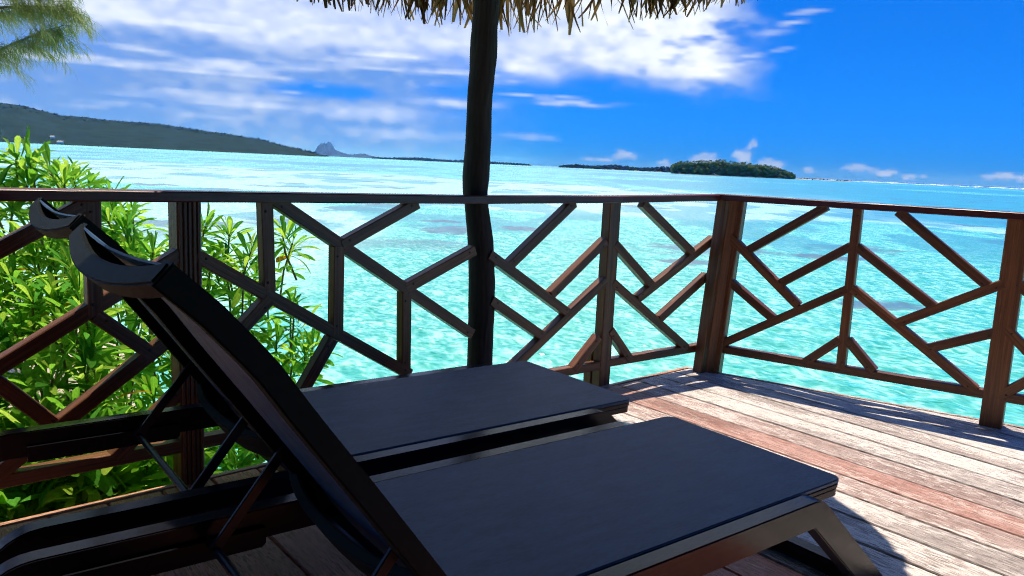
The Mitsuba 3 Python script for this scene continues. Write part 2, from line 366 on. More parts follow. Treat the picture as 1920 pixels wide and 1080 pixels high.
def ridge_mesh(prof, r_shore, r_ridge, r_back, steps=260, rows=26, bump=8.0, seed=1, power=1.0):
    """Land whose sky line follows prof [(azimuth, height)]: slopes from the shore up to the ridge and down behind it."""
    az = np.linspace(prof[0][0], prof[-1][0], steps)
    h = np.interp(az, *zip(*prof))
    t = np.linspace(0, 1, rows)
    V = []
    for k in t:
        if k <= .7:
            q = k / .7; r = r_shore + (r_ridge - r_shore) * q; hh = h * q ** power
        else:
            q = (k - .7) / .3; r = r_ridge + (r_back - r_ridge) * q; hh = h * (1 - q ** 1.5)
        x, y = r * np.sin(np.radians(az)), r * np.cos(np.radians(az))
        g = meshkit.fbm(np.stack([x / 260, y / 260, x * 0], -1), 5, seed) - .5
        z = SEA - .5 + hh * (1 + .55 * g * (1 - q if k > .7 else 1 - q ** 6)) + bump * .12 * g * (h > 2)
        V.append(np.stack([x, y, z], -1))
    V = np.array(V).reshape(-1, 3)
    F = [[i * steps + j, i * steps + j + 1, (i + 1) * steps + j + 1, (i + 1) * steps + j] for i in range(rows - 1) for j in range(steps - 1)]
    return V, np.array(F)


def crowns(centers, size, seed=3, sub=1, jitter=.35):
    base = trimesh.creation.icosphere(subdivisions=sub)
    rng = np.random.default_rng(seed); V, F, n = [], [], 0
    for c, s in zip(centers, np.broadcast_to(size, len(centers))):
        v = base.vertices * (1 + jitter * (rng.random((len(base.vertices), 1)) - .5) * 2) * np.array([1, 1, .8]) * s * (.7 + .6 * rng.random())
        V.append(v + c); F.append(base.faces + n); n += len(v)
    return np.vstack(V), np.vstack(F)


# long green hill on the left
hill_prof = [(-52, 230), (-44, 200), (-38, 150), (-34, 152), (-32.6, 150), (-31.6, 146), (-29.4, 116), (-27.8, 108), (-25.5, 106), (-23.9, 104), (-22.0, 92), (-19.7, 78), (-17.9, 64), (-16.3, 40), (-15.3, 30), (-14.5, 18), (-13.7, 5), (-13.3, 0)]
HV, HF = ridge_mesh(hill_prof, 2700, 3700, 4600, 320, 30, 10, 4, .8)
put('hill', mikit.ply((HV, HF), 'hill_green', smooth=True))
tag('hill', 'long forested green hill sloping to the sea on the left', kind='structure')
rng = np.random.default_rng(11)
pick = rng.choice(np.arange(17 * 320, 24 * 320), 2000, replace=False)
pick = pick[(HV[pick, 2] > SEA + 2)]
put('hill_forest', mikit.ply(crowns(HV[pick] + rng.normal(0, 14, (len(pick), 3)) * [1, 1, 0] - [0, 0, 1.6], 3.6, 5, 1, .25), 'crown_green', smooth=True))
tag('hill_forest', 'dense tree cover on the long hill', 'forest', kind='stuff')

# far volcanic island with a double peak
r_ = 17500
tops = [(-15.6, 0), (-14.2, 40), (-13.95, 190), (-13.72, 262), (-13.58, 268), (-13.50, 300), (-13.40, 268), (-13.3, 300), (-13.18, 318), (-13.05, 300), (-12.9, 228), (-12.75, 150), (-12.5, 118), (-12.2, 84), (-11.9, 62), (-11.6, 56), (-11.3, 78), (-11.0, 92), (-10.75, 92), (-10.4, 62), (-10.0, 34), (-9.2, 14), (-8.2, 0)]
put('mountain', mikit.ply(ridge_mesh(tops, r_ - 1200, r_, r_ + 1500, 400, 22, 0, 9, 1.2), 'rock_green', smooth=True))
tag('mountain', 'hazy blue double-peaked mountain on the horizon', kind='structure')


def low_islet(name, label, az0, az1, r, depth, hmax, n, size, seed):
    rng = np.random.default_rng(seed)
    a = np.linspace(az0, az1, 60); t = np.linspace(-1, 1, 9)
    V = [polar(x, r + q * depth * math.sqrt(max(0, 1 - (2 * (x - az0) / (az1 - az0) - 1) ** 4)), SEA - .4 + 1.6 * (1 - q * q)) for q in t for x in a]
    F = [[i * 60 + j, i * 60 + j + 1, (i + 1) * 60 + j + 1, (i + 1) * 60 + j] for i in range(8) for j in range(59)]
    put(name, mikit.ply((np.array(V), np.array(F)), 'sand', smooth=True))
    tag(name, label, kind='structure')
    C, S = [], []
    for _ in range(n):
        q = rng.random(); x = az0 + (az1 - az0) * q
        e = min(1, 5 * q, 5 * (1 - q)) ** .6
        C.append(polar(x, r + rng.uniform(-.8, .6) * depth, SEA + 1 + rng.random() * hmax * e * (.6 + .6 * math.sin(q * 9 + seed) ** 2)))
        S.append(size)
    return np.array(C), np.array(S)


C, S = low_islet('far_shore', 'thin far shore along the horizon left of the pole', -10.2, .9, 5200, 150, 12, 900, 7, 21)
put('far_shore_wood', mikit.ply(crowns(C, S, 22), 'crown_green', smooth=False))
tag('far_shore_wood', 'thin dark line of trees on the far shore', 'forest', kind='stuff')
C, S = low_islet('far_islet', 'low far islet left of the palm islet', 3.0, 12.5, 3100, 120, 13, 900, 5, 23)
put('far_islet_wood', mikit.ply(crowns(C, S, 24), 'crown_green', smooth=False))
tag('far_islet_wood', 'low dark tree line on the far islet', 'forest', kind='stuff')
C, S = low_islet('reef_spit', 'low dark reef spit right of the palm islet', 18.7, 22.5, 1420, 14, .6, 60, .9, 25)
put('reef_spit_scrub', mikit.ply(crowns(C, S, 26), 'crown_green', smooth=False))
tag('reef_spit_scrub', 'dark scrub on the low spit', 'scrub', kind='stuff')

# palm islet
IR = 1200.0
C, S = low_islet('palm_islet', 'small sandy islet thick with palms', 10.75, 18.95, IR, 45, 1, 1, 5, 31)


def islet_top(az):
    return np.interp(az, [10.7, 11.3, 12.2, 13.3, 14.0, 15.0, 16.0, 17.0, 18.0, 18.7, 19.0], [11, 16, 17, 18.5, 20.5, 19, 18, 16.5, 12, 6, 2])


rng = np.random.default_rng(32); C, S = [], []
for _ in range(1500):
    q = rng.uniform(10.8, 18.85); h = islet_top(q)
    C.append(polar(q, IR + rng.uniform(-42, 34), SEA + 1 + h * .80 * rng.random() ** .65)); S.append(rng.uniform(1.6, 3.4))
put('palm_islet_wood', mikit.ply(crowns(C, S, 33, 1, .5), 'palm_green', smooth=False))
tag('palm_islet_wood', 'mass of green trees filling the palm islet', 'forest', kind='stuff')


def palm_parts(seed):
    rng = np.random.default_rng(seed); V, F, n = [], [], 0
    for k in range(13):
        a = k * 2.4 + rng.random(); e = rng.uniform(-.1, 1.0); L = rng.uniform(2.6, 3.6)
        pts = []
        for i in range(6):
            q = i / 5
            pts.append(np.array([math.cos(a) * L * q, math.sin(a) * L * q, L * (e * q - 1.0 * q * q)]))
        side = np.array([-math.sin(a), math.cos(a), 0])
        for i, p in enumerate(pts):
            w = .55 * math.sin(math.pi * (.12 + .8 * i / 5))
            V += [p - side * w - [0, 0, .3 * w], p + [0, 0, .1], p + side * w - [0, 0, .3 * w]]
        for i in range(5):
            b = n + 3 * i
            F += [(b, b + 1, b + 4), (b, b + 4, b + 3), (b + 1, b + 2, b + 5), (b + 1, b + 5, b + 4)]
        n += 18
    return np.array(V), np.array(F)


PALM_CROWN = [mikit.ply(palm_parts(40 + i), 'palm_green', smooth=False) for i in range(4)]
PALM_TRUNK = rod(tube([(0, 0, -9), (.3, 0, -5), (.2, .1, -2), (0, 0, 0)], [.22, .18, .15, .13], 6), 'palm_trunk')
rng = np.random.default_rng(44)
spots = sorted(list(np.linspace(10.95, 18.75, 64) + rng.uniform(-.07, .07, 64)))
for i, a in enumerate(spots):
    k = key('palm_tree')
    p = polar(a, IR + rng.uniform(-40, 10), SEA + 1.2 + islet_top(a) * rng.uniform(.80, 1.10))
    M = T4().translate(p.tolist()).rotate([0, 0, 1], float(rng.uniform(0, 360))).scale(float(rng.uniform(.9, 1.3)))
    scene[k + '__crown'] = {**PALM_CROWN[i % 4], 'to_world': M}
    scene[k + '__trunk'] = {**PALM_TRUNK, 'to_world': M}
    tag(k, 'coconut palm standing above the trees of the far palm islet', 'palm tree', 'palms on the islet')

# small houses at the foot of the hill
for az, r, w, lab in ((-29.55, 2720, 16, 'larger white house at the foot of the hill by the shore'), (-29.95, 2790, 11, 'smaller white house on the slope above the shore')):
    k = key('house')
    p = polar(az, r, SEA + (6 if w > 12 else 20)); M = np.eye(4); M[:3, 3] = p
    scene[k + '__wall'] = solid(trimesh.creation.box([w, 8, 5]), 'house_white', to=M)
    roof = trimesh.creation.extrude_polygon(Polygon([(-5, 0), (5, 0), (0, 3)]), w + 2, engine='earcut')
    Rm = np.array([[0, 0, 1, -(w + 2) / 2], [1, 0, 0, 0], [0, 1, 0, 2.6], [0, 0, 0, 1.0]])
    scene[k + '__roof'] = solid(roof, 'house_roof', to=M @ Rm)
    tag(k, lab, 'house')

# surf on the outer reef
rng = np.random.default_rng(51); V, F, n = [], [], 0
ball = trimesh.creation.icosphere(subdivisions=1)
for _ in range(520):
    a = rng.uniform(20.3, 46); big = (math.sin(a * 2.1) + math.sin(a * 5.3 + 1)) * .25 + .55
    if rng.random() > big + .25:
        continue
    s = np.array([rng.uniform(5, 16), rng.uniform(2, 6), rng.uniform(.4, 1.5) * max(.3, big)])
    t = math.radians(a); Rz = np.array([[math.cos(t), math.sin(t), 0], [-math.sin(t), math.cos(t), 0], [0, 0, 1]])
    v = (ball.vertices * s * (1 + .3 * rng.normal(size=(len(ball.vertices), 1)))) @ Rz.T + polar(a, 1680 + rng.normal(0, 18), SEA + .2)
    V.append(v); F.append(ball.faces + n); n += len(v)
put('surf', mikit.ply((np.vstack(V), np.vstack(F)), 'foam', smooth=False))
tag('surf', 'white line of surf breaking on the outer reef', 'surf', kind='stuff')

# sand shore under the shrubs on the left
gx, gy = np.meshgrid(np.linspace(-9, 1.4, 70), np.linspace(-3, 9, 80), indexing='ij')


def ground_z(x, y):
    x, y = np.asarray(x, float), np.asarray(y, float)
    s = (x + .55 * (y - 3.0) + 1.35)          # 0 near the water line, negative inland
    base = np.where(s < 0, SEA + .12 - .42 * s, SEA + .12 - .5 * s)
    return np.clip(base, SEA - .8, -.48) + .10 * (meshkit.fbm(np.stack([x * 1.5, y * 1.5, x * 0], -1), 3, 2) - .5)


GV = np.stack([gx, gy, ground_z(gx, gy)], -1).reshape(-1, 3)
GF = np.array([[i * 80 + j, (i + 1) * 80 + j, (i + 1) * 80 + j + 1, i * 80 + j + 1] for i in range(69) for j in range(79)])
put('beach', mikit.ply((GV, GF), 'sand', smooth=True))
tag('beach', 'pale sandy shore under the shrubs', kind='structure')
rng = np.random.default_rng(61); V, F, n = [], [], 0
for _ in range(1600):
    x, y = rng.uniform(-6, -.3), rng.uniform(1.5, 6.5)
    z = float(ground_z(x, y)) + .012
    if z < SEA + .05:
        continue
    a, L, w = rng.uniform(0, 6.3), rng.uniform(.05, .13), rng.uniform(.012, .03)
    ax, sd = np.array([math.cos(a), math.sin(a), rng.uniform(-.2, .3)]), np.array([-math.sin(a), math.cos(a), rng.uniform(-.3, .3)])
    c = np.array([x, y, z])
    V += [c - ax * L / 2, c + sd * w + [0, 0, .01], c + ax * L / 2, c - sd * w + [0, 0, .01]]; F += [(n, n + 1, n + 2), (n, n + 2, n + 3)]; n += 4
put('leaf_litter', mikit.ply((np.array(V), np.array(F)), 'litter', smooth=False))
tag('leaf_litter', 'dry brown leaves and twigs on the sand below the deck', 'leaf litter', kind='stuff')

# the air between the deck and the far islands
scene['air'] = {'type': 'homogeneous', 'albedo': {'type': 'rgb', 'value': [.84, .92, .97]}, 'sigma_t': {'type': 'rgb', 'value': [0.55e-5, 1.2e-5, 3.0e-5]}}
scene['haze'] = {'type': 'cube', 'to_world': T4().translate([0, 0, (345 + SEA - 2.5) / 2]).scale([46000, 46000, (345 - SEA + 2.5) / 2]),
                 'bsdf': {'type': 'null'}, 'interior': {'type': 'ref', 'id': 'air'}}
tag('haze', 'thin sea haze that turns the far islands blue', kind='stuff')

# ------------------------------------------------------------------ deck
UX, VX, ZX = np.array([.776, .631, 0]), np.array([-.631, .776, 0]), np.array([0, 0, 1.0])
to_uv = lambda x, y: (x * UX[0] + y * UX[1], x * VX[0] + y * VX[1])
EL, ER = np.array([.736, .677]), np.array([.850, -.526])
CORNER = np.array([1.048, 4.586])
back_l, front_r = CORNER - EL * 6.0, CORNER + ER * 4.4
deck_xy = [tuple(CORNER), tuple(back_l), (back_l[0], -2.0), (front_r[0], -2.0), tuple(front_r)]
deck_poly = Polygon([to_uv(*q) for q in deck_xy])
inner = deck_poly.buffer(-.034, join_style=2)
labels['deck'] = {'label': 'weathered timber deck of long boards', 'kind': 'structure'}
BW, U0 = .16697, 3.5486
tone = {-5: 'deck_grey', -4: 'deck_grey', -3: 'deck_grey', -2: 'deck_grey', -1: 'deck_grey', 0: 'deck_grey', 1: 'deck_grey', 2: 'deck_pink', 3: 'deck_rose', 4: 'deck_pink', 5: 'deck_grey', 6: 'deck_grey', 7: 'deck_grey', 8: 'deck_grey',
        9: 'deck_brown', 10: 'deck_brown', 11: 'deck_brown', 12: 'deck_tan', 13: 'deck_brown', 14: 'deck_red'}
M_uv = np.eye(4); M_uv[:3, 0], M_uv[:3, 1] = UX, VX
for kb in range(-5, 42):
    u1, u0 = U0 - BW * kb, U0 - BW * (kb + 1)
    strip = inner.intersection(sbox(u0 + .0048, -9, u1 - .0048, 9))
    if strip.is_empty or strip.area < .004:
        continue
    for g in getattr(strip, 'geoms', [strip]):
        rngb = random.Random(100 + kb)
        dz = rngb.uniform(-.0012, .0012)
        top = trimesh.creation.extrude_polygon(g, .0275, engine='earcut'); top.apply_translation([0, 0, -.030 + dz])
        cap = trimesh.creation.extrude_polygon(g.buffer(-.0025, join_style=2), .004, engine='earcut'); cap.apply_translation([0, 0, -.004 + dz])
        m = trimesh.util.concatenate([top, cap])
        mat = tone.get(kb, rngb.choice(['deck_brown', 'deck_red', 'deck_brown']))
        put('plank', solid(m, mat, (0, 1, 0), (1, 0, .8), 3.17 * kb + 31, M_uv), 'deck')
ring = deck_poly.exterior
for a, b in ((0, 1), (0, 4)):
    p, q = np.append(deck_xy[a], -.055), np.append(deck_xy[b], -.055)
    inw = unit(np.cross(ZX, q - p)); inw = inw if np.dot(inw[:2], np.array([0.3, 1.5]) - p[:2]) > 0 else -inw
    put('edge_board', stick(bar(p + inw * .012 + ZX * .002, q + inw * .012 + ZX * .002, ZX, .024, .11, .002, 5.0 + a + b), 'deck_tan' if b == 1 else 'deck_pink'), 'deck')
for q in np.arange(-1.5, 4.0, .6):
    ln = LineString([(-3, q), (5, q)]).intersection(inner.buffer(-.02))
    for g in getattr(ln, 'geoms', [ln]):
        if g.is_empty:
            continue
        (a, b), (c, d) = g.coords[0], g.coords[-1]
        put('joist', stick(bar(UX * a + VX * b + ZX * -.10, UX * c + VX * d + ZX * -.10, ZX, .05, .13), 'wall_wood'), 'deck')

# ------------------------------------------------------------------ railing
PL = (np.array([-1.058, 2.594, 0]), np.array([.725, .689, 0]), np.array([.689, -.725, 0]))
P3 = (np.array([.500, 4.076, 0]), np.array([.809, .588, 0]), np.array([.588, -.809, 0]))
PR = (np.array([1.16, 4.52, 0]), np.array([.7986, -.6018, 0]), np.array([-.6018, -.7986, 0]))
serial = [0]


def at(pl, s, z, n=0.0):
    return pl[0] + pl[1] * s + pl[2] * n + ZX * z


def batten(parent, pl, a, b, w=.045, d=.045, mat='rail_wood', name='batten', n=None, ext=.0):
    serial[0] += 1
    n = (-d / 2 - .001 * (serial[0] % 4)) if n is None else n
    p, q = at(pl, *a, n), at(pl, *b, n)
    e = unit(q - p) * ext
    k = put(name, stick(bar(p - e, q + e, pl[2], w, d, .003, serial[0] * 1.73), mat), parent)
    if name == 'batten':                                   # a nail near each end, its head a little proud of the face
        ex = unit(q - p); L = np.linalg.norm(q - p)
        for t in (.035, L - .035):
            c = p + ex * t + pl[2] * (d / 2) + np.cross(ex, pl[2]) * (.008 if serial[0] % 2 else -.006)
            put('nail', rod(tube([c - pl[2] * .004, c + pl[2] * .0016], [.0045, .0045], 8), 'rusty_steel'), k)
    return k


STAIN = random.Random(77)
stain = lambda: STAIN.choice(['rail_wood', 'rail_wood', 'rail_wood_pale'])
L_, R_n = 'railing', 'railing_001'
tag(L_, 'dark brown timber railing along the left side from the shrubs to the corner', 'railing')
tag(R_n, 'brown timber railing running from the corner post to the right edge', 'railing')
# left of the first post
for a, b in [((-.287, .967), (-.290, .615)), ((-.90, .62), (-.285, .965)), ((-1.0, .225), (-.03, .790)), ((-.291, .615), (-.112, .46)), ((-.03, .540), (-.60, .145)), ((-.80, .71), (-.40, .272)),
             ((-.023, .342), (-.245, .145)), ((-.90, .95), (-.90, .14))]:
    batten(L_, PL, a, b, mat=stain())
for a, b in [((.270, .965), (.281, .645)), ((.02, .788), (.905, .250)), ((.30, .972), (1.24, .383)), ((.573, .799), (.92, .958)), ((.559, .795), (.559, .458)), ((.875, .613), (1.235, .755)), ((.877, .598), (.884, .27)),
             ((.282, .618), (.03, .38)), ((.54, .443), (.325, .12)), ((1.322, .733), (1.865, .415)), ((1.862, .96), (1.443, .670)), ((2.11, .766), (1.73, .517)), ((2.13, .562), (1.44, .155)), ((1.345, .524), (1.70, .313)),
             ((2.11, .266), (1.93, .120))]:
    batten(L_, PL, a, b, mat=stain())
for a, b in [((.215, .960), (.625, .690)), ((.80, .762), (.225, .450)), ((.035, .750), (.330, .515)), ((.035, .549), (.645, .140)), ((.765, .551), (.402, .327)), ((.04, .295), (.195, .125))]:
    batten(L_, P3, a, b, mat=stain())
batten(L_, PL, (-1.4, .152), (1.27, .124), .042, .05, name='bottom_rail', n=-.030)
batten(L_, PL, (1.27, .124), (2.13, .112), .042, .05, 'rail_wood', 'bottom_rail', -.030)
batten(L_, P3, (.03, .118), (.80, .132), .042, .05, 'rail_wood', 'bottom_rail', -.030)
# top rail in three lengths, sagging a little at the pole
for i, (a, b) in enumerate(((at(PL, -1.6, .989), at(PL, 1.24, .976)), (at(PL, 1.24, .976), at(PL, 2.16, .981)), (at(PL, 2.16, .981), at(P3, .86, 1.002)))):
    k = put('top_rail', stick(bar(a, b, ZX, .095, .034, .004, 11.0 + i), 'rail_top_wood'), L_)
# posts
for s, m in ((0.0, PL), (-1.30, PL)):
    serial[0] += 1
    body = [bar(at(m, s, -.35, -.043), at(m, s, .972, -.043), m[2], .080, .078, .003, 3.3 + s)]
    for g in (-.030, -.015, 0, .015, .030):       # the ribs of the grooved board that faces the deck
        body.append(bar(at(m, s + g, .004, -.002), at(m, s + g, .966, -.002), m[2], .0105, .009, .002, 6.0 + g * 9))
    put('post', stick(join(*body), 'rail_wood'), L_)
put('post', stick(bar(at(PL, 2.166, -.4, -.030), at(PL, 2.166, .966, -.030), PL[2], .086, .056, .004, 41.0), 'rail_wood'), L_)
put('post_block', stick(bar(at(PL, 2.150, -.4, -.085), at(PL, 2.150, .20, -.085), PL[2], .070, .052, .004, 43.0), 'rail_wood'), L_)
kb0, kb1 = np.array([1.130, 4.515, -.35]), np.array([1.215, 4.530, .985])
cl, cr = PL[1] * .045, PR[1] * .045
for o, sd, w, d, mt in ((-cl * 1.2 - PL[2] * .01, PL[2], .070, .06, 'rail_wood'), (cr * .9 - PR[2] * .012, PR[2], .075, .06, 'rail_wood_pale'), (unit(PL[2] + PR[2]) * .012, unit(PL[2] + PR[2]), .055, .07, 'rail_wood_pale')):
    serial[0] += 1
    put('corner_post', stick(bar(kb0 + o, kb1 + o, sd, w, d, .005, 50 + serial[0]), mt), L_)
# right rail
for a, b in [((.722, .988), (.723, .150)), ((.565, .988), (.150, .706)), ((.03, .806), (.472, .448)), ((.705, .792), (.338, .540)), ((.715, .571), (.04, .153)), ((.03, .563), (.345, .355)), ((.705, .302), (.540, .150)),
             ((.740, .308), (.885, .165)), ((.738, .793), (1.132, .529)), ((.910, .987), (1.345, .661)), ((1.40, .687), (.968, .431)), ((.738, .576), (1.345, .163)), ((1.40, .456), (1.10, .318)),
             ((1.43, .715), (1.85, .36)), ((1.43, .480), (1.75, .18)), ((1.44, .150), (2.10, .76))]:
    batten(R_n, PR, a, b, mat=stain())
batten(R_n, PR, (.03, .136), (1.40, .152), .044, .05, name='bottom_rail', n=-.030)
batten(R_n, PR, (1.42, .154), (2.9, .16), .044, .05, name='bottom_rail', n=-.030)
put('top_rail', stick(bar(at(PR, -.03, 1.003), at(PR, 1.46, 1.003), ZX, .095, .034, .004, 21.0), 'rail_top_wood'), R_n)
put('top_rail', stick(bar(at(PR, 1.4605, 1.003), at(PR, 3.4, 1.003), ZX, .095, .034, .004, 23.0), 'rail_top_wood'), R_n)
for s in (1.425, 2.9):
    put('post', stick(bar(at(PR, s, -.4, -.045), at(PR, s, .985, -.045), PR[2], .094, .086, .004, 61.0 + s), 'rail_wood_pale'), R_n)

# ------------------------------------------------------------------ thatched parasol
tag('thatched_parasol', 'thatched parasol on a crooked dark log pole with ragged hanging fringe', 'parasol')
zs = [-2.2, -.4, .0, .26, .45, .62, .80, .93, .99, 1.04, 1.12, 1.3, 1.45, 1.55, 1.62, 1.68, 1.9, 2.3, 2.9]
ss_ = [1.300, 1.292, 1.290, 1.288, 1.286, 1.280, 1.262, 1.236, 1.224, 1.222, 1.222, 1.228, 1.231, 1.236, 1.240, 1.240, 1.243, 1.25, 1.25]
rs = [.062, .060, .059, .058, .058, .059, .058, .054, .056, .062, .060, .053, .051, .052, .056, .052, .051, .05, .045]
zf = np.linspace(zs[0], zs[-1], 90)
pole_pts = []
for z in zf:                                   # straight up to the rail, then leaning in over the deck
    q = at(PL, np.interp(z, zs, ss_) + .052, z, -.068); lean = 1 - .085 * max(0, z - 1.0) / .8; q = q + np.array([.10, 0, 0]) * max(0, z - 1.95) / .9
    pole_pts.append(np.array([q[0] * lean, q[1] * lean, EYE + (z - EYE) * lean]))
pole = tube(pole_pts, [np.interp(z, zs, rs) for z in zf], 20)
nv = pole[0] + (meshkit.fbm(pole[0] * [9, 9, 4], 3, 5)[:, None] - .5) * .016 * unit([1, .3, 0])
scene['thatched_parasol__pole'] = rod((nv, pole[1], pole[2]), 'log_wood')
PC, PRAD, EAVE, APEX = np.array([.05, 3.00]), 1.15, 2.01, 2.66
n_a = 48
V, F = [], []
for ring_i, (q, dz) in enumerate(((1.0, 0), (.66, 0), (.33, 0), (0, 0), (0, .12), (.33, .11), (.66, .10), (1.03, .07))):
    for j in range(n_a):
        a = 2 * math.pi * j / n_a; r = PRAD * q * (1 + .015 * math.sin(7 * a + ring_i))
        V.append((PC[0] + r * math.cos(a), PC[1] + r * math.sin(a), EAVE + (APEX - EAVE) * (1 - q) + dz + .012 * math.sin(11 * a + 2 * ring_i)))
for i in range(7):
    for j in range(n_a):
        F.append((i * n_a + j, i * n_a + (j + 1) % n_a, (i + 1) * n_a + (j + 1) % n_a, (i + 1) * n_a + j))
for j in range(n_a):
    F.append((7 * n_a + j, 7 * n_a + (j + 1) % n_a, (j + 1) % n_a, j))
scene['thatched_parasol__canopy'] = mikit.ply((np.array(V), np.array(F)), 'thatch', smooth=False)
for j in range(10):
    a = 2 * math.pi * (j + .3) / 10
    put('rafter', rod(tube([(PC[0] + .07 * math.cos(a), PC[1] + .07 * math.sin(a), APEX - .08), (PC[0] + 1.1 * math.cos(a), PC[1] + 1.1 * math.sin(a), EAVE - .005)], [.022, .016], 8), 'log_wood'), 'thatched_parasol')
rng = np.random.default_rng(71)


def strand(base, drop, w, out, seed):
    g = np.random.default_rng(seed); n = 6
    a = math.atan2(out[1], out[0]); side0 = a + math.pi / 2 + g.uniform(-1.2, 1.2)
    sway, lean, twist = g.normal(0, .030), g.normal(0, .040), g.uniform(-1.5, 1.5)
    V, F = [], []
    for i in range(n):
        q = i / (n - 1)
        c = base + np.append(out, 0) * (.03 + .05 * q * (1 - q)) + np.append(np.array([-out[1], out[0]]), 0) * (lean * q + sway * q * q) - ZX * drop * q
        b = side0 + twist * q; s = np.array([math.cos(b), math.sin(b), 0]) * w * (.75 + .4 * math.sin(math.pi * min(1, q * 1.1)) - .22 * q ** 4) / 2
        V += [c - s, c + np.append(out, 0) * w * .22, c + s]
    for i in range(n - 1):
        b = 3 * i
        F += [(b, b + 1, b + 4), (b, b + 4, b + 3), (b + 1, b + 2, b + 5), (b + 1, b + 5, b + 4)]
    return np.array(V), np.array(F)


far_V, far_F, far_n, made = [], [], 0, 0
for i in range(1150):
    a = 2 * math.pi * (i + rng.random()) / 1150
    toward = math.degrees(math.atan2(math.cos(a), math.sin(a)))      # 0 = away from the deck
    out = np.array([math.cos(a), math.sin(a)])
    clump = .5 + .5 * math.sin(a * 61) * math.sin(a * 23 + 1)
    gap = -12 > toward > -1 
    drop = np.interp(toward, [-180, -80, -70, -62, -37, -10, 1, 16, 51, 70, 180], [.16, .20, .25, .255, .240, .258, .258, .20, .155, .125, .16]) - rng.random() ** 1.6 * .10 + .02 * (clump - .5)
    if 4 < toward < 22:
        if rng.random() < .62:
            continue
        drop += rng.uniform(-.05, .04)
    w = rng.choice([.007, .011, .017, .025], p=[.25, .3, .28, .17])
    m = strand(np.array([PC[0], PC[1], EAVE + .02]) + np.append(out, 0) * PRAD * rng.uniform(.955, 1.0), drop, w, out, 9000 + i)
    if abs(toward) < 68 and made < 295:
        made += 1
        put('fringe_strand', mikit.ply(m, 'frond_dry' if rng.random() < .58 else 'frond_dark', smooth=False), 'thatched_parasol')
    else:
        far_V.append(m[0]); far_F.append(m[1] + far_n); far_n += len(m[0])
scene['thatched_parasol__fringe'] = mikit.ply((np.vstack(far_V), np.vstack(far_F)), 'frond_dark', smooth=False)
labels['thatched_parasol__fringe'] = {'kind': 'stuff'}

# ------------------------------------------------------------------ unseen roof and wall, added to block sky light from behind
tag('added_bungalow', 'unseen thatched roof and dark timber wall added behind the camera to block sky light', 'added_bungalow')
sec = Polygon([(1.80, 2.80), (1.75, 2.98), (-2.6, 4.8), (-6.9, 2.98), (-6.8, 2.80), (-2.6, 4.56)])
rf = trimesh.creation.extrude_polygon(sec, 13.0, engine='earcut')
RM = np.array([[0, 0, 1, -5.0], [1, 0, 0, 0], [0, 1, 0, 0], [0, 0, 0, 1.0]])
scene['added_bungalow__roof'] = solid(rf, 'thatch', to=RM)
for x0, x1, z0, z1 in ((-5, -.6, 0, 4.0), (.6, 6, 0, 4.0), (-.6, .6, 2.15, 4.0)):
    M = np.eye(4); M[:3, 3] = ((x0 + x1) / 2, -2.05, (z0 + z1) / 2)
    put('wall', solid(trimesh.creation.box([x1 - x0 - .002, .1, z1 - z0 - .002]), 'wall_wood', to=M), 'added_bungalow')
M = np.eye(4); M[:3, 3] = (0, -2.08, 1.07)
scene['added_bungalow__door'] = solid(trimesh.creation.box([1.18, .05, 2.12]), 'wall_wood', to=M)

# ------------------------------------------------------------------ sun loungers


